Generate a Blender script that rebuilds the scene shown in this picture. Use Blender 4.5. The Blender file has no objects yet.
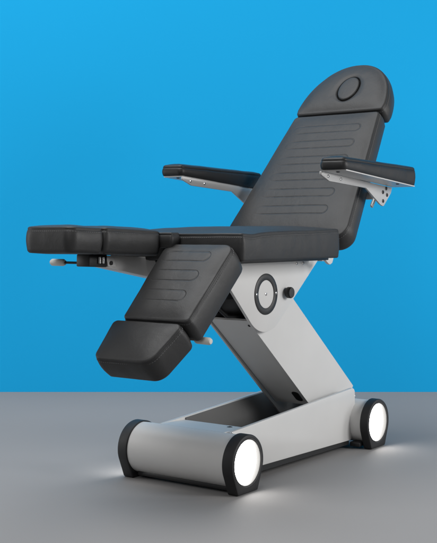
import bpy, bmesh, math, random
from mathutils import Vector, Matrix, noise

random.seed(7)
C = bpy.context.scene.collection
PI = math.pi

# ------------------------------------------------------------------ materials
def new_mat(name):
    m = bpy.data.materials.new(name)
    m.use_nodes = True
    nt = m.node_tree
    b = nt.nodes['Principled BSDF']
    return m, nt, b

class G:
    """tiny math-node expression builder"""
    def __init__(s, nt): s.nt = nt
    def op(s, o, a, b=None, c=None):
        n = s.nt.nodes.new('ShaderNodeMath'); n.operation = o
        for i, x in enumerate((a, b, c)):
            if x is None: continue
            if isinstance(x, (int, float)): n.inputs[i].default_value = x
            else: s.nt.links.new(x, n.inputs[i])
        return n.outputs[0]
    def smooth(s, x, a, b, lo, hi):
        n = s.nt.nodes.new('ShaderNodeMapRange'); n.interpolation_type = 'SMOOTHSTEP'
        s.nt.links.new(x, n.inputs[0])
        for i, v in enumerate((a, b, lo, hi)): n.inputs[1 + i].default_value = v
        return n.outputs[0]

def leather(name, col=(0.027, 0.027, 0.0274), slots=None, rough=0.49):
    """fine grained upholstery vinyl; slots = pressed elongated quilting loops in metres of the panel's own uv"""
    m, nt, b = new_mat(name)
    L = nt.links.new
    tc = nt.nodes.new('ShaderNodeTexCoord')
    n1 = nt.nodes.new('ShaderNodeTexNoise'); n1.inputs['Scale'].default_value = 9; n1.inputs['Detail'].default_value = 4
    L(tc.outputs['Object'], n1.inputs['Vector'])
    vo = nt.nodes.new('ShaderNodeTexVoronoi'); vo.inputs['Scale'].default_value = 420
    L(tc.outputs['Object'], vo.inputs['Vector'])
    n2 = nt.nodes.new('ShaderNodeTexNoise'); n2.inputs['Scale'].default_value = 38; n2.inputs['Detail'].default_value = 3
    L(tc.outputs['Object'], n2.inputs['Vector'])
    mr = nt.nodes.new('ShaderNodeMapRange')
    mr.inputs[3].default_value = rough - 0.05; mr.inputs[4].default_value = rough + 0.06
    L(n1.outputs['Fac'], mr.inputs[0]); L(mr.outputs[0], b.inputs['Roughness'])
    mix = nt.nodes.new('ShaderNodeMix'); mix.data_type = 'RGBA'
    mix.inputs[6].default_value = (*[c * 0.9 for c in col], 1); mix.inputs[7].default_value = (*[c * 1.1 for c in col], 1)
    L(n1.outputs['Fac'], mix.inputs[0]); L(mix.outputs[2], b.inputs['Base Color'])
    b.inputs['Specular IOR Level'].default_value = 0.31
    bp = nt.nodes.new('ShaderNodeBump'); bp.inputs['Strength'].default_value = 0.22; bp.inputs['Distance'].default_value = 0.0006
    L(vo.outputs['Distance'], bp.inputs['Height'])
    bp2 = nt.nodes.new('ShaderNodeBump'); bp2.inputs['Strength'].default_value = 0.25; bp2.inputs['Distance'].default_value = 0.0016
    L(n2.outputs['Fac'], bp2.inputs['Height']); L(bp.outputs[0], bp2.inputs['Normal'])
    n3 = nt.nodes.new('ShaderNodeTexNoise'); n3.inputs['Scale'].default_value = 13; n3.inputs['Detail'].default_value = 5
    n3.inputs['Distortion'].default_value = 1.6; n3.inputs['Roughness'].default_value = 0.62
    L(tc.outputs['Object'], n3.inputs['Vector'])
    bp4 = nt.nodes.new('ShaderNodeBump'); bp4.inputs['Strength'].default_value = 0.18; bp4.inputs['Distance'].default_value = 0.006
    L(n3.outputs['Fac'], bp4.inputs['Height']); L(bp2.outputs[0], bp4.inputs['Normal'])
    last = bp4.outputs[0]
    if slots:
        v0, period, count, hh, hw0, hwk, uc, sg = slots
        g = G(nt)
        uv = nt.nodes.new('ShaderNodeUVMap'); uv.uv_map = 'metres'
        sx = nt.nodes.new('ShaderNodeSeparateXYZ'); L(uv.outputs[0], sx.inputs[0])
        u, v = sx.outputs[0], sx.outputs[1]
        k = g.op('DIVIDE', g.op('SUBTRACT', v, v0), period)
        ki = g.op('MINIMUM', g.op('MAXIMUM', g.op('ROUND', k), 0), count - 1)
        vc = g.op('ADD', g.op('MULTIPLY', ki, period), v0)
        hw = g.op('ADD', g.op('MULTIPLY', vc, hwk), hw0)
        r = hh
        qx = g.op('SUBTRACT', g.op('ABSOLUTE', g.op('SUBTRACT', u, uc)), g.op('SUBTRACT', hw, r))
        qy = g.op('ABSOLUTE', g.op('SUBTRACT', v, vc))
        qx = g.op('MAXIMUM', qx, 0)
        d = g.op('SUBTRACT', g.op('SQRT', g.op('ADD', g.op('MULTIPLY', qx, qx), g.op('MULTIPLY', qy, qy))), r)
        fade = g.smooth(g.op('MULTIPLY', g.op('SUBTRACT', u, uc), sg), -hw0 * 1.02, -hw0 * 0.55, 0.0, 1.0)
        wave = g.smooth(n2.outputs['Fac'], 0.25, 0.6, 0.55, 1.0)
        groove = g.smooth(g.op('ABSOLUTE', d), 0.0, 0.0042, 1.0, 0.0)
        puff = g.smooth(d, -0.016, 0.004, 0.3, 0.0)
        h = g.op('SUBTRACT', puff, g.op('MULTIPLY', g.op('MULTIPLY', groove, fade), wave))
        b3 = nt.nodes.new('ShaderNodeBump'); b3.inputs['Strength'].default_value = 1.0; b3.inputs['Distance'].default_value = 0.0012
        L(h, b3.inputs['Height']); L(last, b3.inputs['Normal'])
        last = b3.outputs[0]
    L(last, b.inputs['Normal'])
    return m

def painted(name, col, rough=0.45, metallic=0.0, grain=0.05, bump=0.2, scale=500):
    m, nt, b = new_mat(name)
    L = nt.links.new
    tc = nt.nodes.new('ShaderNodeTexCoord')
    n1 = nt.nodes.new('ShaderNodeTexNoise'); n1.inputs['Scale'].default_value = 6; n1.inputs['Detail'].default_value = 5
    L(tc.outputs['Object'], n1.inputs['Vector'])
    mix = nt.nodes.new('ShaderNodeMix'); mix.data_type = 'RGBA'
    mix.inputs[6].default_value = (*[c * (1 - grain) for c in col], 1); mix.inputs[7].default_value = (*[min(1, c * (1 + grain)) for c in col], 1)
    L(n1.outputs['Fac'], mix.inputs[0]); L(mix.outputs[2], b.inputs['Base Color'])
    mr = nt.nodes.new('ShaderNodeMapRange'); mr.inputs[3].default_value = rough - 0.06; mr.inputs[4].default_value = rough + 0.06
    L(n1.outputs['Fac'], mr.inputs[0]); L(mr.outputs[0], b.inputs['Roughness'])
    b.inputs['Metallic'].default_value = metallic
    n2 = nt.nodes.new('ShaderNodeTexNoise'); n2.inputs['Scale'].default_value = scale; n2.inputs['Detail'].default_value = 2
    L(tc.outputs['Object'], n2.inputs['Vector'])
    bp = nt.nodes.new('ShaderNodeBump'); bp.inputs['Strength'].default_value = bump; bp.inputs['Distance'].default_value = 0.0005
    L(n2.outputs['Fac'], bp.inputs['Height']); L(bp.outputs[0], b.inputs['Normal'])
    return m

M_BACK = leather('backrest_leather', slots=(0.168, 0.0875, 6, 0.0205, 0.172, -0.02, -0.012, 1))
M_CALF = leather('calf_leather', slots=(0.066, 0.084, 3, 0.0215, 0.098, -0.04, 0.018, -1))
M_LEA = leather('plain_leather')
M_ARMPAD = leather('armrest_leather', col=(0.016, 0.016, 0.0165), rough=0.45)
M_PAINT = painted('powder_coat', (0.60, 0.592, 0.58), rough=0.42)
M_PAINT_G = painted('grey_coat', (0.60, 0.592, 0.58), rough=0.45)
M_SHADE_RIM = painted('shade_and_rim_grey', (0.14, 0.138, 0.135), rough=0.5)  # dark grey for the added shade panel in the base and the wheel rims
M_BRACKET = painted('brushed_bracket', (0.50, 0.495, 0.49), rough=0.38, metallic=0.25)
M_BLACK = painted('black_plastic', (0.012, 0.012, 0.013), rough=0.5)
M_RUB = painted('black_housing', (0.011, 0.011, 0.012), rough=0.62, bump=0.3, scale=600)
M_STEEL = painted('steel', (0.6, 0.6, 0.6), rough=0.25, metallic=1.0)
M_GRIP = painted('pale_grip', (0.62, 0.61, 0.57), rough=0.5)
M_THREAD = painted('thread', (0.12, 0.12, 0.122), rough=0.7)
M_WHITE = painted('white_edge', (0.8, 0.8, 0.8), rough=0.35)

m, nt, b = new_mat('lamp_diffuser')
b.inputs['Base Color'].default_value = (0.85, 0.85, 0.85, 1)
b.inputs['Emission Color'].default_value = (1.0, 0.985, 0.96, 1); b.inputs['Emission Strength'].default_value = 9.0
M_LAMP = m

# floor: matt studio lino with faint mottling
m, nt, b = new_mat('studio_floor')
L = nt.links.new
tc = nt.nodes.new('ShaderNodeTexCoord')
n1 = nt.nodes.new('ShaderNodeTexNoise'); n1.inputs['Scale'].default_value = 1.3; n1.inputs['Detail'].default_value = 6
n2 = nt.nodes.new('ShaderNodeTexNoise'); n2.inputs['Scale'].default_value = 60; n2.inputs['Detail'].default_value = 5
L(tc.outputs['Object'], n1.inputs['Vector']); L(tc.outputs['Object'], n2.inputs['Vector'])
mix = nt.nodes.new('ShaderNodeMix'); mix.data_type = 'RGBA'
mix.inputs[6].default_value = (0.238, 0.231, 0.228, 1); mix.inputs[7].default_value = (0.260, 0.252, 0.248, 1)
sp = nt.nodes.new('ShaderNodeTexNoise'); sp.inputs['Scale'].default_value = 240; sp.inputs['Detail'].default_value = 3
L(tc.outputs['Object'], sp.inputs['Vector'])
mm = nt.nodes.new('ShaderNodeMath'); mm.operation = 'MULTIPLY_ADD'; mm.inputs[1].default_value = 1.1; mm.inputs[2].default_value = -0.55; L(sp.outputs['Fac'], mm.inputs[0])
ad = nt.nodes.new('ShaderNodeMath'); ad.operation = 'ADD'; L(n1.outputs['Fac'], ad.inputs[0]); L(mm.outputs[0], ad.inputs[1])
L(ad.outputs[0], mix.inputs[0]); L(mix.outputs[2], b.inputs['Base Color'])
mr = nt.nodes.new('ShaderNodeMapRange'); mr.inputs[3].default_value = 0.68; mr.inputs[4].default_value = 0.82
L(n1.outputs['Fac'], mr.inputs[0]); L(mr.outputs[0], b.inputs['Roughness'])
b.inputs['Specular IOR Level'].default_value = 0.25
bp = nt.nodes.new('ShaderNodeBump'); bp.inputs['Strength'].default_value = 0.12; bp.inputs['Distance'].default_value = 0.002
L(n2.outputs['Fac'], bp.inputs['Height']); L(bp.outputs[0], b.inputs['Normal'])
M_FLOOR = m

m, nt, b = new_mat('blue_backdrop')
L = nt.links.new
tc = nt.nodes.new('ShaderNodeTexCoord')
n1 = nt.nodes.new('ShaderNodeTexNoise'); n1.inputs['Scale'].default_value = 0.8; n1.inputs['Detail'].default_value = 4
n2 = nt.nodes.new('ShaderNodeTexNoise'); n2.inputs['Scale'].default_value = 160; n2.inputs['Detail'].default_value = 3
L(tc.outputs['Object'], n1.inputs['Vector']); L(tc.outputs['Object'], n2.inputs['Vector'])
mix = nt.nodes.new('ShaderNodeMix'); mix.data_type = 'RGBA'
mix.inputs[6].default_value = (0.011, 0.322, 0.635, 1); mix.inputs[7].default_value = (0.012, 0.332, 0.655, 1)
L(n1.outputs['Fac'], mix.inputs[0]); L(mix.outputs[2], b.inputs['Base Color'])
b.inputs['Roughness'].default_value = 0.9; b.inputs['Specular IOR Level'].default_value = 0.03
bp = nt.nodes.new('ShaderNodeBump'); bp.inputs['Strength'].default_value = 0.06; bp.inputs['Distance'].default_value = 0.001
L(n2.outputs['Fac'], bp.inputs['Height']); L(bp.outputs[0], b.inputs['Normal'])
M_WALL = m

# ------------------------------------------------------------------ object helpers
ORG = {}
def link(name, bm, mat, parent=None, smooth=35, label=None):
    """bm is in world coordinates; the object gets its origin at the middle of its shape"""
    bmesh.ops.recalc_face_normals(bm, faces=bm.faces[:])
    me = bpy.data.meshes.new(name)
    vs = [v.co for v in bm.verts]
    lo = Vector((min(v.x for v in vs), min(v.y for v in vs), min(v.z for v in vs)))
    hi = Vector((max(v.x for v in vs), max(v.y for v in vs), max(v.z for v in vs)))
    c = (lo + hi) / 2
    for v in bm.verts: v.co -= c
    bm.to_mesh(me); bm.free()
    for p in me.polygons: p.use_smooth = True
    try: me.set_sharp_from_angle(angle=math.radians(smooth))
    except Exception: pass
    me.materials.append(mat)
    o = bpy.data.objects.new(name, me); C.objects.link(o)
    ORG[o] = c
    if parent:
        o.parent = parent; o.location = c - ORG[parent]
    else:
        o.location = c
    if label: o['label'] = label
    return o

def prism(poly, y0, y1, bev=0.0, seg=2, bm=None):
    """poly in XZ, extruded along Y"""
    own = bm is None
    t = bmesh.new()
    a = [t.verts.new((x, y0, z)) for x, z in poly]
    bt = [t.verts.new((x, y1, z)) for x, z in poly]
    t.faces.new(a); t.faces.new(bt[::-1])
    n = len(poly)
    for i in range(n): t.faces.new((a[i], bt[i], bt[(i + 1) % n], a[(i + 1) % n]))
    bmesh.ops.recalc_face_normals(t, faces=t.faces[:])
    if bev:
        es = [e for e in t.edges if e.calc_face_angle(0) > 0.4]
        bmesh.ops.bevel(t, geom=es, offset=bev, segments=seg, affect='EDGES', profile=0.5)
    if own: return t
    me = bpy.data.meshes.new('tmp'); t.to_mesh(me); t.free(); bm.from_mesh(me); bpy.data.meshes.remove(me)
    return bm

def box(c, s, rot=None, bev=0.0, bm=None, seg=2):
    t = bmesh.new()
    bmesh.ops.create_cube(t, size=1)
    for v in t.verts: v.co = Vector((v.co.x * s[0], v.co.y * s[1], v.co.z * s[2]))
    if bev: bmesh.ops.bevel(t, geom=t.edges[:], offset=bev, segments=seg, affect='EDGES', profile=0.5)
    Mx = Matrix.Translation(Vector(c)) @ (rot.to_4x4() if rot else Matrix.Identity(4))
    bmesh.ops.transform(t, matrix=Mx, verts=t.verts[:])
    if bm is None: return t
    me = bpy.data.meshes.new('tmp'); t.to_mesh(me); t.free(); bm.from_mesh(me); bpy.data.meshes.remove(me)
    return bm

def lathe(prof, p, axis, n=48, bm=None):
    """prof [(radius, along)], revolved about axis through p; closed with caps"""
    t = bm or bmesh.new()
    ax = Vector(axis).normalized()
    e = Vector((0, 0, 1)) if abs(ax.z) < 0.9 else Vector((1, 0, 0))
    u = ax.cross(e).normalized(); w = ax.cross(u)
    rings = []
    for r, a in prof:
        if r < 1e-6: rings.append([t.verts.new(Vector(p) + ax * a)])
        else: rings.append([t.verts.new(Vector(p) + ax * a + (u * math.cos(2 * PI * i / n) + w * math.sin(2 * PI * i / n)) * r) for i in range(n)])
    for A, B in zip(rings, rings[1:]):
        for i in range(n):
            j = (i + 1) % n
            if len(A) == 1 and len(B) == 1: continue
            if len(A) == 1: t.faces.new((A[0], B[i], B[j]))
            elif len(B) == 1: t.faces.new((A[i], A[j], B[0]))
            else: t.faces.new((A[i], A[j], B[j], B[i]))
    return t

def tube(pts, r, n=10, closed=False, bm=None):
    t = bm or bmesh.new()
    pts = [Vector(p) for p in pts]; m = len(pts); rings = []
    prev = None
    for i, p in enumerate(pts):
        if closed: d = pts[(i + 1) % m] - pts[i - 1]
        else: d = pts[min(i + 1, m - 1)] - pts[max(i - 1, 0)]
        d.normalize()
        if prev is None:
            e = Vector((0, 0, 1)) if abs(d.z) < 0.9 else Vector((1, 0, 0)); u = d.cross(e).normalized()
        else: u = (prev - d * prev.dot(d)).normalized()
        prev = u; w = d.cross(u)
        rings.append([t.verts.new(p + (u * math.cos(2 * PI * k / n) + w * math.sin(2 * PI * k / n)) * r) for k in range(n)])
    for i in range(m if closed else m - 1):
        A, B = rings[i], rings[(i + 1) % m]
        for k in range(n): t.faces.new((A[k], A[(k + 1) % n], B[(k + 1) % n], B[k]))
    if not closed:
        t.faces.new(rings[0][::-1]); t.faces.new(rings[-1])
    return t

# ---- rounded outlines -------------------------------------------------------
def rounded(poly, rad, seg=10):
    out = []; n = len(poly)
    for i in range(n):
        p = Vector(poly[i]); a = Vector(poly[i - 1]); c = Vector(poly[(i + 1) % n])
        r = rad[i] if isinstance(rad, (list, tuple)) else rad
        d1 = (a - p).normalized(); d2 = (c - p).normalized()
        ang = d1.angle(d2)
        if r < 1e-5 or ang > 3.1: out.append(p); continue
        t = r / math.tan(ang / 2)
        cen = p + (d1 + d2).normalized() * (r / math.sin(ang / 2))
        s = p + d1 * t - cen; e = p + d2 * t - cen
        a0 = math.atan2(s.y, s.x); a1 = math.atan2(e.y, e.x); da = (a1 - a0 + PI) % (2 * PI) - PI
        for k in range(seg + 1):
            q = a0 + da * k / seg; out.append(cen + Vector((math.cos(q), math.sin(q))) * r)
    return out

def resample(pts, step):
    n = len(pts); out = []
    for i in range(n):
        a = pts[i]; b_ = pts[(i + 1) % n]; L_ = (b_ - a).length
        k = max(1, int(round(L_ / step)))
        if L_ < 1e-7: continue
        for j in range(k): out.append(a.lerp(b_, j / k))
    return out

def ccw(p):
    s = sum(p[i - 1].x * p[i].y - p[i].x * p[i - 1].y for i in range(len(p)))
    return p if s > 0 else p[::-1]

def normals(p):
    n = len(p); out = []
    for i in range(n):
        d = (p[(i + 1) % n] - p[i - 1]).normalized(); out.append(Vector((d.y, -d.x)))
    return out

class Frame:
    def __init__(s, o, u, v):
        s.o = Vector(o); s.u = Vector(u).normalized(); s.v = Vector(v).normalized(); s.w = s.u.cross(s.v)
    def __call__(s, a, b_, c): return s.o + s.u * a + s.v * b_ + s.w * c

def cushion(name, fr, outline, T, mat, parent, edge=0.012, crown=0.012, bulge=0.004, seed=0, stitch=True, step=0.008,
            top=None, wob=0.0016, hull=None, lam=0.03, swell_fn=None, hole=None, label=None, back=0.018, seam_at=None, cen=None, seam_pts=None):
    """upholstered pad: outline in the (u,v) plane of fr, thickness T along -w, crowned face at w=0.
    top(u,v) adds extra height; hole=(cu,cv,au,av) leaves an oval well in the face"""
    P = ccw(resample(outline, step)); N = normals(P); n = len(P)
    cc = Vector(cen) if cen else sum(P, Vector((0, 0))) / n
    if hole: cc = Vector(hole[:2])
    HP = ccw([Vector(p) for p in hull]) if hull else None
    def swell(q, d):
        # soft padding: rises off every edge and levels out, without ridges
        if swell_fn: return swell_fn(q)
        if not HP: return 1 - math.exp(-(max(0, d) / (lam * 1.5)) ** 1.2)
        f = 1.0
        for i in range(len(HP)):
            a, b_ = HP[i], HP[(i + 1) % len(HP)]; e = (b_ - a).normalized()
            di = max(0.0, (q - a).dot(Vector((-e.y, e.x))) - edge); f *= 1 - math.exp(-(di / lam) ** 1.15)
        return f
    bm = bmesh.new(); uvl = bm.loops.layers.uv.new('metres')
    uvof = {}
    def nz(a, b_, c): return noise.noise(Vector((a * 7 + seed * 3.1, b_ * 7, c * 7 + seed))) * wob * 1.4 + noise.noise(Vector((a * 22 + seed, b_ * 22, c * 22))) * wob * 0.5
    def ring(fn):
        r = []
        for i in range(n):
            q, h = fn(i); d = nz(q.x, q.y, h)
            if top: h2 = h + top(q.x, q.y) * (1 if h > -T / 2 else 0)
            else: h2 = h
            m_ = d if h < -edge * 0.5 else 0.0
            v = bm.verts.new(fr(q.x + N[i].x * m_, q.y + N[i].y * m_, h2 + d)); uvof[v] = (q.x, q.y); r.append(v)
        return r
    rings = []
    # underside -> side -> edge
    rings.append(ring(lambda i: (P[i] - N[i] * back * 2.2, -T)))
    for k in range(1, 5):
        a = PI / 2 * k / 4
        rings.append(ring(lambda i: (P[i] - N[i] * back * (1 - math.sin(a)), -T + back * (1 - math.cos(a)))))
    for k in range(1, 6):
        f = k / 6.0
        rings.append(ring(lambda i: (P[i] + N[i] * bulge * math.sin(PI * f), -T + back + (T - back - edge) * f)))
    # seam pinch just at the edge, then round over to the face
    rings.append(ring(lambda i: (P[i] - N[i] * 0.0005, -edge - 0.002)))
    rings.append(ring(lambda i: (P[i] - N[i] * 0.0022, -edge)))
    rings.append(ring(lambda i: (P[i] - N[i] * 0.0008, -edge + 0.002)))
    for k in range(1, 6):
        a = PI / 2 * k / 5
        rings.append(ring(lambda i: (P[i] - N[i] * (0.0008 + (edge - 0.001) * (1 - math.cos(a))), -edge + 0.002 + (edge - 0.002) * math.sin(a))))
    E_ = [P[i] - N[i] * edge for i in range(n)]
    if hole:
        cu, cv, au, av = hole
        H = []
        for i in range(n):
            a = math.atan2((E_[i].y - cv) / av, (E_[i].x - cu) / au); H.append(Vector((cu + au * math.cos(a), cv + av * math.sin(a))))
        K = 18
        for k in range(1, K + 1):
            t = k / K
            dip = 0.004 * math.exp(-((1 - t) / 0.12) ** 2)
            def fh(i):
                q = E_[i].lerp(H[i], t); return q, crown * swell(q, 0) - dip
            rings.append(ring(fh))
        c0 = Vector((cu, cv))
        for s, dz in ((0.985, -0.008), (0.965, -0.016), (0.95, -0.022), (0.6, -0.024)):
            rings.append(ring(lambda i: (c0 + (H[i] - c0) * s, crown + dz)))
        q = bm.verts.new(fr(cu, cv, crown - 0.024)); uvof[q] = (cu, cv)
    else:
        K = 22
        for k in range(1, K):
            t = (k / K) ** 1.25
            def fq(i):
                q = E_[i].lerp(cc, t); return q, crown * swell(q, (E_[i] - cc).length * t)
            rings.append(ring(fq))
        hc = crown * swell(cc, 1.0)
        q = bm.verts.new(fr(cc.x, cc.y, hc + nz(cc.x, cc.y, hc) + (top(cc.x, cc.y) if top else 0))); uvof[q] = (cc.x, cc.y)
    for A, B in zip(rings, rings[1:]):
        for i in range(n):
            j = (i + 1) % n; bm.faces.new((A[i], A[j], B[j], B[i]))
    for i in range(n): bm.faces.new((rings[-1][i], rings[-1][(i + 1) % n], q))
    bm.faces.new(rings[0][::-1])
    for f in bm.faces:
        for l in f.loops: l[uvl].uv = uvof[l.vert]
    o = link(name, bm, mat, parent, smooth=180, label=label)
    if stitch:
        # a run of short stitches just inside the face edge and another on the side below the seam
        t = bmesh.new()
        for off, hz in ((0.0085, -0.0011), (-0.0008, -edge - 0.006)):
            acc = 0.0; Q = [P[i] - N[i] * off for i in range(n)]
            for i in range(n):
                a, b_ = Q[i], Q[(i + 1) % n]; d = b_ - a; L_ = d.length; k = 0
                s = (0.0085 - acc % 0.0085) % 0.0085
                while s < L_:
                    c = a + d * (s / L_); dv = d.normalized() * 0.0026
                    ex = (top(c.x, c.y) if top else 0)
                    dd = nz(c.x, c.y, hz)
                    p0 = fr(c.x - dv.x, c.y - dv.y, hz + ex + dd); p1 = fr(c.x + dv.x, c.y + dv.y, hz + ex + dd)
                    tube([p0, p1], 0.0009, 4, bm=t)
                    s += 0.0085
                acc += L_
        link('stitching', t, M_THREAD, o)
    return o

# ------------------------------------------------------------------ setting
TH = math.radians(36)
FW = Vector((math.cos(TH), math.sin(TH), 0)); RT = Vector((math.sin(TH), -math.cos(TH), 0))
CAM = Vector((-2.840, -2.193, 0.849))

def setting(o): o['kind'] = 'structure'; return o
mid = CAM + FW * 1.0; mid.z = 0
rz = Matrix.Rotation(TH, 3, 'Z')
wall_d = 5.625
bm = box(CAM * Vector((1, 1, 0)).length * 0 + Vector((CAM.x, CAM.y, 0)) + FW * (wall_d - 5.0) + Vector((0, 0, -0.05)), (10.0 - 0.001, 14, 0.1), rot=rz)
setting(link('floor', bm, M_FLOOR))
bm = box(Vector((CAM.x, CAM.y, 0)) + FW * (wall_d + 0.06) + Vector((0, 0, 1.9 - 0.1)), (0.12, 5.0, 4.0), rot=rz)
setting(link('backdrop', bm, M_WALL))

# ------------------------------------------------------------------ the chair
chair = bpy.data.objects.new('treatment_chair', None); C.objects.link(chair)
chair.location = (0.42, -0.01, 0); ORG[chair] = Vector(chair.location)
chair.empty_display_size = 0.2
chair['label'] = 'dark grey upholstered podiatry treatment chair with split leg rests on a pale grey lit base'
chair['category'] = 'treatment chair'

# ---- base ------------------------------------------------------------------
WX, WZ, WR = 0.907, 0.100, 0.091
YR, YL = -0.25, 0.237           # outer faces of the wheels
PR0, PR1 = -0.168, -0.152       # right side plate
PL0, PL1 = 0.118, 0.134         # left side plate

# front drum: bullnose that carries on into a flat cover
def drum_profile():
    p = []
    for k in range(0, 29):
        a = math.radians(90 + 172 * k / 28); p.append((0.087 * math.cos(a), WZ + 0.087 * math.sin(a)))
    p += [(0.030, 0.026), (0.040, 0.05), (0.040, 0.165), (0.030, 0.181)]
    return p
base = link('base', prism(drum_profile(), YR + 0.043, YL - 0.043), M_PAINT, chair, smooth=30)

link('cover', prism([(0.0, 0.178), (0.125, 0.172), (0.135, 0.172), (0.135, 0.1825), (0.06, 0.1865), (0.0, 0.1873)], PR1 + 0.0006, PL0 - 0.0006), M_PAINT, base, smooth=30)
def side_poly():
    return rounded([(0.03, 0.120), (0.10, 0.050), (0.20, 0.044), (0.835, 0.032), (0.866, 0.10), (0.866, 0.236), (0.012, 0.1862)],
                   [0.01, 0.02, 0.004, 0.01, 0.01, 0.022, 0.004], seg=6)
for y0, y1 in ((PR0, PR1), (PL0, PL1)):
    sp = link('side_plate', prism([tuple(v) for v in side_poly()], y0, y1, bev=0.0035), M_PAINT, base, smooth=40)
# dark skid strips along the foot of the plates, dark pan between them
bm = bmesh.new()
for y0, y1 in ((PR0 + 0.003, PR1 + 0.01), (PL0 - 0.01, PL1 - 0.003)):
    prism([(0.02, 0.027), (0.82, 0.017), (0.82, 0.0315), (0.20, 0.0435), (0.02, 0.0435)], y0, y1, bm=bm)
box((0.0, -0.006, 0.018), (0.09, 0.38, 0.016), bev=0.004, bm=bm)
link('skid_strip', bm, M_BLACK, base)
bm = prism([(0.076, 0.05), (0.88, 0.05), (0.88, 0.062), (0.076, 0.062)], PR1 + 0.0005, PL0 - 0.0005)
link('floor_pan', bm, M_BLACK, base)
# plate at the rear joining the two sides
link('rear_panel', prism([(0.846, 0.063), (0.858, 0.063), (0.858, 0.10), (0.846, 0.10)], PR1 + 0.0005, PL0 - 0.0005), M_PAINT_G, base)
link('inner_shade_panel', prism([(0.14, 0.064), (0.84, 0.064), (0.84, 0.2305), (0.14, 0.1895)], PL0 - 0.004, PL0 - 0.0004), M_SHADE_RIM, base)  # added dark sheet: shade inside the left plate, put in as colour
# rear axle drum
link('axle_tube', lathe([(0, YR + 0.036), (0.082, YR + 0.036), (0.083, YR + 0.038), (0.083, YL - 0.038), (0, YL - 0.036)], (WX, 0, WZ), (0, 1, 0), 64), M_PAINT, base, smooth=30)
# screws
def screw(p, axis, r, mat, parent, dome=0.4):
    a = Vector(axis).normalized()
    t = lathe([(r, -0.004), (r, 0.0004), (r * 0.93, r * dome * 0.6), (r * 0.55, r * dome), (r * 0.5, r * dome * 0.2), (0, r * dome * 0.2)], p, a, 20)
    return link('screw', t, mat, parent)
screw((0.015, -0.172, 0.1868), (0, 0, 1), 0.0045, M_STEEL, base)
screw((0.105, -0.10, 0.1836), (0, 0, 1), 0.010, M_BLACK, base, 0.25)
screw((0.8665, -0.16, 0.20), (1, -0.5, 0), 0.009, M_STEEL, base)
# moulded foot behind each rear wheel
for y in (YR + 0.062, YL - 0.062): link('foot_pad', box((0.853, y, 0.019), (0.06, 0.045, 0.018), bev=0.005), M_BLACK, base)

# ---- wheels: D-shaped housings with a round lamp in the outer face ------------
def wheel_outline(r, zc, flat, n=60):
    # circle of radius r about (0,zc) with a flat foot at z=0 reached by straight flanks
    dist = math.hypot(flat, zc); base_a = math.atan2(-zc, flat); off = math.acos(r / dist)
    a0 = base_a + off
    pts = []
    for k in range(n + 1):
        a = a0 + (PI - 2 * a0) * k / n; pts.append((r * math.cos(a), zc + r * math.sin(a)))
    pts += [(-flat, 0.004), (-flat + 0.004, 0.001), (flat - 0.004, 0.001), (flat, 0.004)]
    return pts
def wheel(x, y, s, th):
    """s=+1/-1: the side the lamp faces"""
    W = [tuple(p) for p in resample([Vector(p) for p in wheel_outline(WR, WZ, 0.058)], 0.006)]; n = len(W)
    bm = bmesh.new()
    def ringW(shrink, yy):
        out = []
        for px, pz in W:
            d = Vector((px, pz - WZ)); q = d * (1 - shrink / d.length); out.append(bm.verts.new((x + q.x, yy, WZ + q.y)))
        return out
    def ringC(r, yy):
        out = []
        for px, pz in W:
            d = Vector((px, pz - WZ)).normalized() * r; out.append(bm.verts.new((x + d.x, yy, WZ + d.y)))
        return out
    yo = y; yi = y - s * th
    R = [ringC(0.05, yi), ringW(0.003, yi), ringW(0.0, yi + s * 0.003), ringW(0.0, yo - s * 0.006), ringW(0.0022, yo - s * 0.0018), ringW(0.006, yo),
         ringC(0.0775, yo - s * 0.0005), ringC(0.0765, yo - s * 0.003), ringC(0.0765, yo - s * 0.026), ringC(0.04, yo - s * 0.026)]
    for A, B in zip(R, R[1:]):
        for i in range(n):
            j = (i + 1) % n; bm.faces.new((A[i], A[j], B[j], B[i]))
    bm.faces.new(R[0]); bm.faces.new(R[-1])
    w = link('wheel', bm, M_RUB, chair, smooth=32)
    link('rim', lathe([(0.0728, -0.017), (0.0728, -0.001), (0.0738, 0.0008), (0.0755, 0.0008), (0.0763, -0.001), (0.0763, -0.017), (0.0728, -0.017)], (x, yo - s * 0.004, WZ), (0, s, 0), 72), M_SHADE_RIM, w, smooth=50)
    link('lamp', lathe([(0, 0.0025), (0.05, 0.002), (0.066, 0.001), (0.0724, -0.001), (0.0724, -0.005), (0, -0.005)], (x, yo - s * 0.0175, WZ), (0, s, 0), 64), M_LAMP, w)
wheel(0.0, YR, -1, 0.043); wheel(0.0, YL, 1, 0.043)
wheel(WX, YR, -1, 0.036); wheel(WX, YL, 1, 0.036)

# ---- lifting arm -------------------------------------------------------------
PV = Vector((0.293, 0.629))      # pivot in XZ
D = Vector((0.774, -0.633)); NN = Vector((0.633, 0.774))   # down the arm; across (up-right)
AR, AL = -0.100, 0.086
def a_pt(s, q): return tuple(PV + D * s + NN * q)
HW = 0.118
bm = bmesh.new()
prism([a_pt(0.0, -HW), (0.735, 0.105), (0.80, 0.085), (0.838, 0.10), (0.85, 0.19), (0.95, 0.19), (0.972, 0.224), a_pt(-0.03, HW), a_pt(-0.085, 0.07), a_pt(-0.06, -0.05)], AR, AR + 0.008, bm=bm)
prism([a_pt(0.0, -HW), (0.735, 0.105), (0.80, 0.085), (0.838, 0.10), (0.85, 0.19), (0.95, 0.19), (0.972, 0.224), a_pt(-0.03, HW), a_pt(-0.085, 0.07), a_pt(-0.06, -0.05)], AL - 0.008, AL, bm=bm)
lift = link('lift_arm', bm, M_PAINT, chair, smooth=40)
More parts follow.
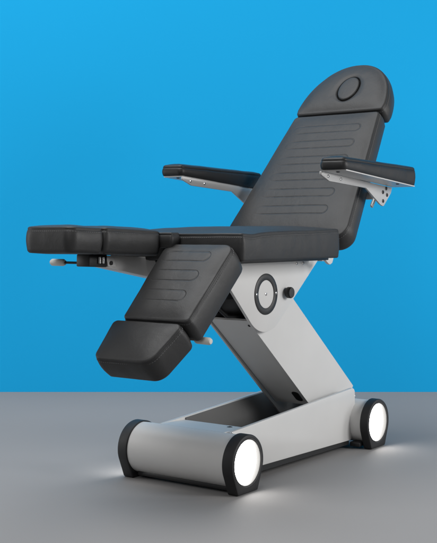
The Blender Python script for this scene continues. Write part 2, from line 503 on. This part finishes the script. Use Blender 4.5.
# top/back cover and the recessed front panel
bm = prism([a_pt(0.03, HW - 0.012), a_pt(0.76, HW - 0.012), a_pt(0.76, HW - 0.003), a_pt(0.03, HW - 0.003)], AR + 0.0085, AL - 0.0085)
link('back_panel', bm, M_PAINT, lift)
bm = prism([a_pt(0.006, -HW + 0.004), a_pt(0.56, -HW + 0.004), a_pt(0.56, -HW + 0.012), a_pt(0.006, -HW + 0.012)], AR + 0.0085, AL - 0.0155)
link('front_panel', bm, M_PAINT_G, lift)
# cable slot near the foot of the front panel and a screw near its head
q = a_pt(0.503, -HW + 0.003)
t = bmesh.new()
rotA = Matrix(((D.x, 0, NN.x), (0, 1, 0), (D.y, 0, NN.y)))
ol = rounded([(-0.032, -0.015), (0.032, -0.015), (0.032, 0.015), (-0.032, 0.015)], [0.014] * 4, 8)
rr = [t.verts.new(Vector((q[0], -0.058, q[1])) + rotA @ Vector((p.x, p.y, -0.001))) for p in ol]
r2 = [t.verts.new(Vector((q[0], -0.058, q[1])) + rotA @ Vector((p.x, p.y, 0.004))) for p in ol]
t.faces.new(rr); t.faces.new(r2[::-1])
for i in range(len(rr)): t.faces.new((rr[i], rr[(i + 1) % len(rr)], r2[(i + 1) % len(rr)], r2[i]))
link('cable_slot', t, M_BLACK, lift)
qq = a_pt(0.035, -HW + 0.004)
screw((qq[0], -0.084, qq[1]), (-NN.x, 0, -NN.y), 0.006, M_BLACK, lift)
# dark mechanism between the cheeks at the arm's head
bm = bmesh.new()
lathe([(0, AR + 0.01), (0.085, AR + 0.01), (0.085, AL - 0.01), (0, AL - 0.01)], (PV.x, 0, PV.y), (0, 1, 0), 40, bm=bm)
box((0.16, -0.006, 0.665), (0.26, 0.14, 0.10), bev=0.01, bm=bm)
tube([(0.06, 0.04, 0.70), (0.10, 0.05, 0.61), (0.17, 0.045, 0.565), (0.24, 0.04, 0.56)], 0.011, 10, bm=bm)
tube([(0.06, -0.02, 0.70), (0.11, -0.03, 0.60), (0.18, -0.035, 0.555), (0.25, -0.04, 0.55)], 0.008, 10, bm=bm)
link('lift_motor', bm, M_BLACK, lift)

# ---- pivot brackets (round below, spreading into a wide triangle under the seat)
BR = 0.134
def bracket_poly(ztop, BR=0.134):
    pts = []
    # left tangent direction up-left 45 deg, right tangent up-right 38 deg
    aL = math.radians(180 + 45); aR = math.radians(-52)
    n = 30
    lt = PV + Vector((math.cos(aL), math.sin(aL))) * BR
    k = (ztop - lt.y); pts.append((lt.x - k * math.tan(math.radians(45)), ztop))
    for i in range(n + 1):
        a = aL + ((aR + 2 * PI) - aL) * i / n; pts.append((PV.x + BR * math.cos(a), PV.y + BR * math.sin(a)))
    rt = Vector(pts[-1]); k = ztop - rt.y; pts.append((rt.x + k / math.tan(math.radians(38)), ztop))
    return pts
for y0, y1, s in ((-0.124, -0.112, -1), (0.098, 0.110, 1)):
    br = link('pivot_bracket', prism(bracket_poly(0.743, 0.134 if s < 0 else 0.112), y0, y1, bev=0.002), M_PAINT, chair, smooth=40)
    yo = y0 if s < 0 else y1
    link('pivot_ring', lathe([(0.050, 0.0), (0.050, 0.002), (0.0515, 0.003), (0.0715, 0.003), (0.073, 0.0018), (0.073, -0.003), (0.050, -0.003), (0.050, 0)], (PV.x, yo, PV.y), (0, s, 0), 80), M_BLACK, br, smooth=50)
    for dx in (-0.062, 0.062): screw((PV.x + dx, yo + s * 0.003, PV.y + 0.001), (0, s, 0), 0.0055, M_STEEL, br)
    screw((PV.x, yo, PV.y), (0, s, 0), 0.006, M_STEEL, br)
    if s < 0:
        link('knob', lathe([(0.008, -0.002), (0.008, 0.006), (0.0185, 0.007), (0.0205, 0.010), (0.0205, 0.022), (0.018, 0.026), (0, 0.027)], (0.425, yo, 0.629), (0, s, 0), 28), M_BLACK, br)
        for x in (0.50, 0.545): screw((x, yo, 0.7325), (0, s, 0), 0.006, M_STEEL, br)

# ---- seat frame ----------------------------------------------------------------
bm = bmesh.new()
box((0.28, -0.008, 0.7525), (0.62, 0.40, 0.016), bev=0.003, bm=bm)
box((0.09, -0.008, 0.738), (0.12, 0.18, 0.03), bev=0.006, bm=bm)
frame = link('seat_frame', bm, M_BLACK, chair)
for y in (-0.205, 0.19):
    link('mounting_tab', prism([(0.555, 0.757), (0.635, 0.757), (0.622, 0.733), (0.605, 0.727), (0.59, 0.733)], y, y + 0.012, bev=0.002), M_PAINT, frame)

# ---- seat cushion -----------------------------------------------------------------
seat_fr = Frame((0.0, 0.0, 0.848), (0, -1, 0), (1, 0, 0))     # u = right (-Y), v = towards the back
SEAT_H = [(-0.283, -0.082), (0.283, -0.082), (0.262, 0.585), (-0.262, 0.585)]
ol = rounded(SEAT_H, [0.013, 0.013, 0.025, 0.025], 8)
def seat_top(u, v): return 0.012 * max(0, min(1, (v + 0.1) / 0.65)) - 0.006 * math.exp(-((v + 0.02) / 0.06) ** 2)
seat = cushion('seat_cushion', seat_fr, ol, 0.094, M_LEA, chair, edge=0.009, back=0.008, bulge=0.003, crown=0.014, seed=1, top=seat_top, cen=(0, 0.25), hull=SEAT_H, lam=0.05)

# narrow filler pad between the two leg rests
tong = rounded([(-0.040, -0.130), (0.034, -0.130), (0.034, -0.085), (-0.040, -0.085)], [0.006] * 4, 6)
cushion('filler_cushion', seat_fr, tong, 0.052, M_LEA, seat, edge=0.008, crown=0.004, seed=4, stitch=False, step=0.004, wob=0.0004, back=0.006, hull=[(-0.040, -0.130), (0.034, -0.130), (0.034, -0.085), (-0.040, -0.085)], lam=0.01)

# ---- backrest ------------------------------------------------------------------------
BA = math.radians(50.5)
back_fr = Frame((0.565, 0.0, 0.800), (0, -1, 0), (math.cos(BA), 0, math.sin(BA)))
BACK_H = [(-0.2788, 0.036), (0.2788, 0.036), (0.2005, 0.700), (-0.2005, 0.700)]
ol = rounded(BACK_H, [0.06, 0.06, 0.02, 0.02], 10)
back = cushion('backrest_cushion', back_fr, ol, 0.095, M_BACK, chair, edge=0.009, crown=0.011, seed=2, wob=0.0009, back=0.03, hull=BACK_H, lam=0.035)
# ---- headrest ---------------------------------------------------------------------------
head_fr = Frame(back_fr(0, 0.713, -0.004), (0, -1, 0), (math.cos(BA), 0, math.sin(BA)))
HL, HWD = 0.289, 0.211
pts = [Vector((-0.2045, 0)), Vector((0.2045, 0))]
for k in range(0, 61):
    a = PI * k / 60
    c_, s_ = math.cos(a), math.sin(a)
    p = Vector((HWD * (1 if c_ > 0 else -1) * abs(c_) ** (2 / 2.1), HL * abs(s_) ** (2 / 2.1)))
    if p.y > 0.03: pts.append(p)
ol = rounded([tuple(p) for p in pts], [0.018, 0.018] + [0] * (len(pts) - 2), 8)
hp = (0.010, 0.130, 0.051, 0.073)
def head_swell(q):
    rho = (abs(q.x / (HWD - 0.012)) ** 2.1 + abs(q.y / (HL - 0.012)) ** 2.1) ** (1 / 2.1)
    return (1 - math.exp(-(max(0, q.y - 0.011) / 0.03) ** 1.15)) * (1 - math.exp(-(max(0, 1 - rho) * 0.2 / 0.03) ** 1.15))
head = cushion('headrest', head_fr, ol, 0.098, M_LEA, chair, edge=0.011, crown=0.013, seed=3, hole=hp, wob=0.0009, back=0.032, swell_fn=head_swell)
bm = bmesh.new()
rings = []; n = 64
for s, h in ((0.885, -0.022), (0.905, -0.008), (0.90, -0.003), (0.88, -0.0006), (0.85, 0.0006), (0.8, 0.0012), (0.6, 0.0022), (0.3, 0.0028)):
    rings.append([bm.verts.new(head_fr(hp[0] + hp[2] * s * math.cos(2 * PI * i / n), hp[1] + hp[3] * s * math.sin(2 * PI * i / n), 0.012 + h)) for i in range(n)])
for A, B in zip(rings, rings[1:]):
    for i in range(n): bm.faces.new((A[i], A[(i + 1) % n], B[(i + 1) % n], B[i]))
bm.faces.new(rings[0][::-1]); bm.faces.new(rings[-1])
link('face_plug', bm, M_LEA, head, smooth=60)

# frame behind the backrest: two rails, a crossbar that carries the armrests, headrest bars
bm = bmesh.new()
def bar(p0, p1, w_, h_, bm):
    p0, p1 = Vector(p0), Vector(p1); d = (p1 - p0); x = d.normalized(); y = Vector((0, 1, 0)) if abs(x.y) < 0.9 else Vector((0, 0, 1)); z = x.cross(y).normalized(); y = z.cross(x)
    R_ = Matrix((x, y, z)).transposed()
    box((p0 + p1) / 2, (d.length, w_, h_), rot=R_, bev=0.003, bm=bm)
for u in (-0.15, 0.15): bar(back_fr(u, 0.03, -0.108), back_fr(u, 0.64, -0.108), 0.03, 0.022, bm)
bar(back_fr(-0.30, 0.338, -0.110), back_fr(0.30, 0.338, -0.110), 0.03, 0.022, bm)
bar(back_fr(-0.14, 0.03, -0.111), back_fr(0.14, 0.03, -0.111), 0.03, 0.026, bm)
for u in (-0.07, 0.07): bar(back_fr(u, 0.55, -0.103), back_fr(u, 0.90, -0.103), 0.018, 0.010, bm)
bar(back_fr(0.268, 0.27, -0.098), back_fr(0.268, 0.345, -0.098), 0.010, 0.014, bm)
bar(back_fr(-0.268, 0.27, -0.098), back_fr(-0.268, 0.345, -0.098), 0.010, 0.014, bm)
link('backrest_frame', bm, M_BRACKET, chair)

# ---- armrests -----------------------------------------------------------------------------
def armrest(s):
    """s=-1 right (near), +1 left (far)"""
    SL = math.radians(-3.6)
    o = Vector((0.357, s * 0.355, 1.109))
    vdir = Vector((math.cos(math.radians(-1.0)), 0, math.sin(math.radians(-1.0))))
    fr = Frame(o, (0, -1, 0), vdir)
    L_ = 0.562
    ol = rounded([(-0.05, 0.0), (0.05, 0.0), (0.05, L_), (-0.05, L_)], [0.018, 0.018, 0.018, 0.018], 8)
    # underside slopes: a wedge that thickens to the back
    P = ccw(resample(ol, 0.007)); N = normals(P); n = len(P)
    bm = bmesh.new(); uvl = bm.loops.layers.uv.new('metres')
    def nz(a, b_, c): return noise.noise(Vector((a * 14 + s, b_ * 14, c * 14))) * 0.0012
    def ring(off, hf):
        r = []
        for i in range(n):
            q = P[i] - N[i] * off; T = 0.042 + 0.030 * q.y / L_
            h = hf(T); d = nz(q.x, q.y, h)
            r.append(bm.verts.new(fr(q.x + N[i].x * d, q.y + N[i].y * d, h + d)))
        return r
    e = 0.013
    R = [ring(0.012, lambda T: -T), ring(0.002, lambda T: -T), ring(0.0, lambda T: -T + 0.003)]
    for f in (0.25, 0.5, 0.75): R.append(ring(-0.003 * math.sin(PI * f), lambda T: -T + 0.003 + (T - 0.003 - e) * f))
    R.append(ring(0.0, lambda T: -e - 0.001)); R.append(ring(0.0018, lambda T: -e)); R.append(ring(0.0006, lambda T: -e + 0.0015))
    for k in range(1, 6):
        a = PI / 2 * k / 5; R.append(ring(0.0006 + e * (1 - math.cos(a)), lambda T: -e + 0.0015 + (e - 0.0015) * math.sin(a)))
    for t_, h in ((0.2, 0.002), (0.4, 0.0038), (0.6, 0.005), (0.8, 0.0058), (0.93, 0.006)):
        r = []
        for i in range(n):
            q0 = P[i] - N[i] * 0.0135; c_ = Vector((0, min(max(q0.y, 0.045), L_ - 0.045))); q = q0.lerp(c_, t_); d = nz(q.x, q.y, h)
            r.append(bm.verts.new(fr(q.x, q.y, h + d)))
        R.append(r)
    for A, B in zip(R, R[1:]):
        for i in range(n):
            j = (i + 1) % n; bm.faces.new((A[i], A[j], B[j], B[i]))
    bm.faces.new(R[0][::-1])
    # the narrow strip left at the top is closed as a quad strip across the pad
    top = R[-1]
    bmesh.ops.triangulate(bm, faces=[bm.faces.new(top)])
    pad = link('armrest', bm, M_ARMPAD, chair, smooth=60)
    # steel carrier: thin tray under the pad, a deep web along its inner side that ends in a bolted tab
    def und(v): return fr(0, v, -(0.042 + 0.030 * v / L_))
    def U(x):
        v = (x - o.x) / vdir.x; return und(v).z
    yin = s * 0.306
    t = bmesh.new()
    # tray
    prism([(0.372, U(0.372) - 0.0005), (0.91, U(0.91) - 0.0005), (0.91, U(0.91) - 0.0045), (0.372, U(0.372) - 0.0045)], min(s * 0.3103, s * 0.403), max(s * 0.3103, s * 0.403), bm=t)
    tray = link('tray', t, M_BRACKET, pad)
    web = rounded([(0.362, U(0.362) - 0.005), (0.362, U(0.362) - 0.018), (0.42, U(0.42) - 0.034), (0.692, U(0.692) - 0.030), (0.806, 0.955), (0.832, 0.947), (0.895, 1.0), (0.905, U(0.905) - 0.006)],
                  [0.002, 0.008, 0.02, 0.015, 0.012, 0.014, 0.012, 0.002], 6)
    b_ = link('bracket', prism([tuple(p) for p in web], yin - 0.004, yin + 0.004, bev=0.0015), M_BRACKET, pad)
    yo = yin - 0.004
    for x, z in ((0.827, 0.968), (0.860, 0.992), (0.826, 1.002), (0.853, 1.017)):
        for sg in (-1, 1): screw((x, yin + sg * 0.004, z), (0, sg, 0), 0.0075, M_BLACK, pad)
    for x in (0.41, 0.50): screw((x, -0.0045 + yin, U(x) - 0.018), (0, -1, 0), 0.0055, M_STEEL, pad)
    screw((0.40, s * 0.355, U(0.40) - 0.0045), (0, 0, -1), 0.007, M_BLACK, pad)
    screw((0.80, s * 0.385, U(0.80) - 0.0045), (0, 0, -1), 0.007, M_BLACK, pad)
armrest(-1); armrest(1)

# ---- split leg rests ---------------------------------------------------------------------
def leg(s, hinge, ang, lv, tail, LC, LF, ex, hw=0.134):
    """s=-1 right, +1 left; v runs from the hinge towards the toes, dropping by ang"""
    v = Vector((-math.cos(ang), 0, -math.sin(ang)))
    # seen from above with v towards the toes, u = v x up  -> use u = +Y so that w = u x v points up
    fr = Frame(hinge, (0, 1, 0), v)
    TK = 0.083 if ex == 0 else 0.097
    o = s      # outer side is u*s > 0
    ch = [(-hw - 0.006, 0.0), (hw + 0.006, 0.0), (hw - 0.004, LC), (-hw + 0.004, LC)]
    ol = rounded(ch, [0.040, 0.040, 0.016, 0.016], 10)
    calf = cushion('calf_cushion', fr, ol, TK, M_CALF_OF[s], chair, edge=0.009, crown=0.010, seed=5 + s, back=0.014, hull=ch, lam=0.025)
    # foot pad: narrows on the outer side with a broad rounded corner
    pts = [(-o * (hw - 0.006 + ex), 0.0), (o * (hw - 0.006 - ex * 0.3), 0.0), (o * (hw - 0.050 - ex * 0.3), LF), (-o * (hw - 0.016 + ex), LF)]
    rd = [0.018, 0.022, 0.05, 0.03]
    fo = Frame(fr(0, LC + 0.004, -0.003), fr.u, v)
    foot = cushion('foot_cushion', fo, rounded(pts, rd, 10), TK, M_LEA, chair, edge=0.009, crown=0.009, seed=8 + s, back=0.014, hull=pts, lam=0.025)
    # steel rail under the pad, dark lock box, release lever with pale grip
    R_ = Matrix((fr.u, fr.v, fr.w)).transposed()
    def lb(c, sz, bev, bm=None): return box(fr(*c), sz, rot=R_, bev=bev, bm=bm)
    rail = link('leg_rail', prism_frame(fr, [(-tail, -0.086), (0.165, -0.086), (0.165, -0.124), (-tail, -0.124 - (tail + 0.165) * 0.135)], -s * 0.008 - 0.026, -s * 0.008 + 0.026), M_PAINT, chair)
    lock = link('lock_box', lb((-s * 0.010, 0.205, -0.104), (0.058, 0.085, 0.040), 0.004), M_BLACK, rail)
    bm = bmesh.new()
    for v_ in (0.188, 0.205): tube([fr(-s * 0.010 - 0.032, v_, -0.112), fr(-s * 0.010 - 0.032, v_, -0.092)], 0.006, 12, bm=bm)
    link('lock_pin', bm, M_STEEL, lock)
    link('cheek_plate', prism_frame(fr, [(0.172, -0.086), (0.135, -0.086), (0.120, -0.122), (0.158, -0.122)], -s * 0.008 - 0.031, -s * 0.008 - 0.0265), M_PAINT, rail)
    link('hinge_pin', tube([fr(-s * 0.008 - 0.034, 0.146, -0.110), fr(-s * 0.008 + 0.028, 0.146, -0.110)], 0.007, 16), M_BLACK, rail)
    p0 = fr(s * 0.0, lv - 0.012, -0.112); p1 = fr(s * 0.088, lv, -0.112); p2 = fr(s * 0.147, lv + 0.002, -0.112)
    lev = link('lever', tube([p0, p1], 0.0042, 10), M_BLACK, rail)
    d = (p2 - p1)
    link('grip', lathe([(0, -0.002), (0.008, -0.001), (0.0115, 0.006), (0.0115, d.length - 0.006), (0.008, d.length), (0, d.length + 0.001)], p1, d, 20), M_GRIP, lev)

def prism_frame(fr, poly, u0, u1):
    t = bmesh.new()
    a = [t.verts.new(fr(u0, v, w)) for v, w in poly]; b_ = [t.verts.new(fr(u1, v, w)) for v, w in poly]
    t.faces.new(a); t.faces.new(b_[::-1]); n = len(poly)
    for i in range(n): t.faces.new((a[i], b_[i], b_[(i + 1) % n], a[(i + 1) % n]))
    bmesh.ops.recalc_face_normals(t, faces=t.faces[:])
    bmesh.ops.bevel(t, geom=t.edges[:], offset=0.002, segments=2, affect='EDGES', profile=0.5)
    return t
M_CALF_OF = {-1: M_CALF, 1: M_CALF}
leg(-1, Vector((-0.112, -0.138, 0.812)), math.radians(44.5), 0.305, -0.07, 0.328, 0.158, 0.034)
leg(1, Vector((-0.112, 0.150, 0.852)), math.radians(-2.4), 0.228, 0.20, 0.277, 0.136, 0.0)

# ------------------------------------------------------------------ light
sc = bpy.context.scene
w = bpy.data.worlds.new('World'); sc.world = w; w.use_nodes = True
bg = w.node_tree.nodes['Background']; bg.inputs[0].default_value = (0.97, 0.985, 1.0, 1); bg.inputs[1].default_value = 0.12

def area(name, loc, target, size, power, col=(1, 1, 1)):
    l = bpy.data.lights.new(name, 'AREA'); l.shape = 'RECTANGLE'; l.size, l.size_y = size; l.energy = power; l.color = col
    o = bpy.data.objects.new(name, l); C.objects.link(o); o.location = loc
    o.rotation_euler = (Vector(target) - Vector(loc)).to_track_quat('-Z', 'Y').to_euler()
    return o
ctr = Vector((0.4, 0, 0.7))
area('softbox_overhead', ctr + Vector((-1.05, 0.75, 3.8)), ctr - FW * 0.3, (3.6, 3.0), 190)
area('softbox_right', ctr + RT * 3.3 - FW * 1.5 + Vector((0, 0, 1.0)), ctr + Vector((0, 0, -0.2)), (1.1, 1.2), 78)
area('softbox_front', ctr - FW * 4.2 - RT * 1.6 + Vector((0, 0, 2.0)), ctr, (2.4, 2.0), 35)
wl = Vector((CAM.x, CAM.y, 0)) + FW * wall_d
for sd in (-1, 1):  # unseen fill lights, added to brighten the backdrop evenly
    area('backdrop_fill', wl + RT * 3.1 * sd - FW * 1.6 + Vector((0, 0, 1.1)), wl + RT * 0.3 * sd + Vector((0, 0, 0.75)), (0.8, 1.6), 25)

# ------------------------------------------------------------------ camera
cd = bpy.data.cameras.new('camera'); cam = bpy.data.objects.new('camera', cd); C.objects.link(cam)
cam.location = CAM; cam.rotation_euler = (PI / 2, 0, TH - PI / 2)
cd.sensor_fit = 'VERTICAL'; cd.sensor_height = 36; cd.sensor_width = 36
cd.lens = 1060 / 543 * 36
cd.shift_y = -39.5 / 543
cd.clip_start = 0.05; cd.clip_end = 100
sc.camera = cam
sc.view_settings.view_transform = 'Standard'; sc.view_settings.look = 'None'
sc.view_settings.exposure = 0; sc.view_settings.gamma = 1
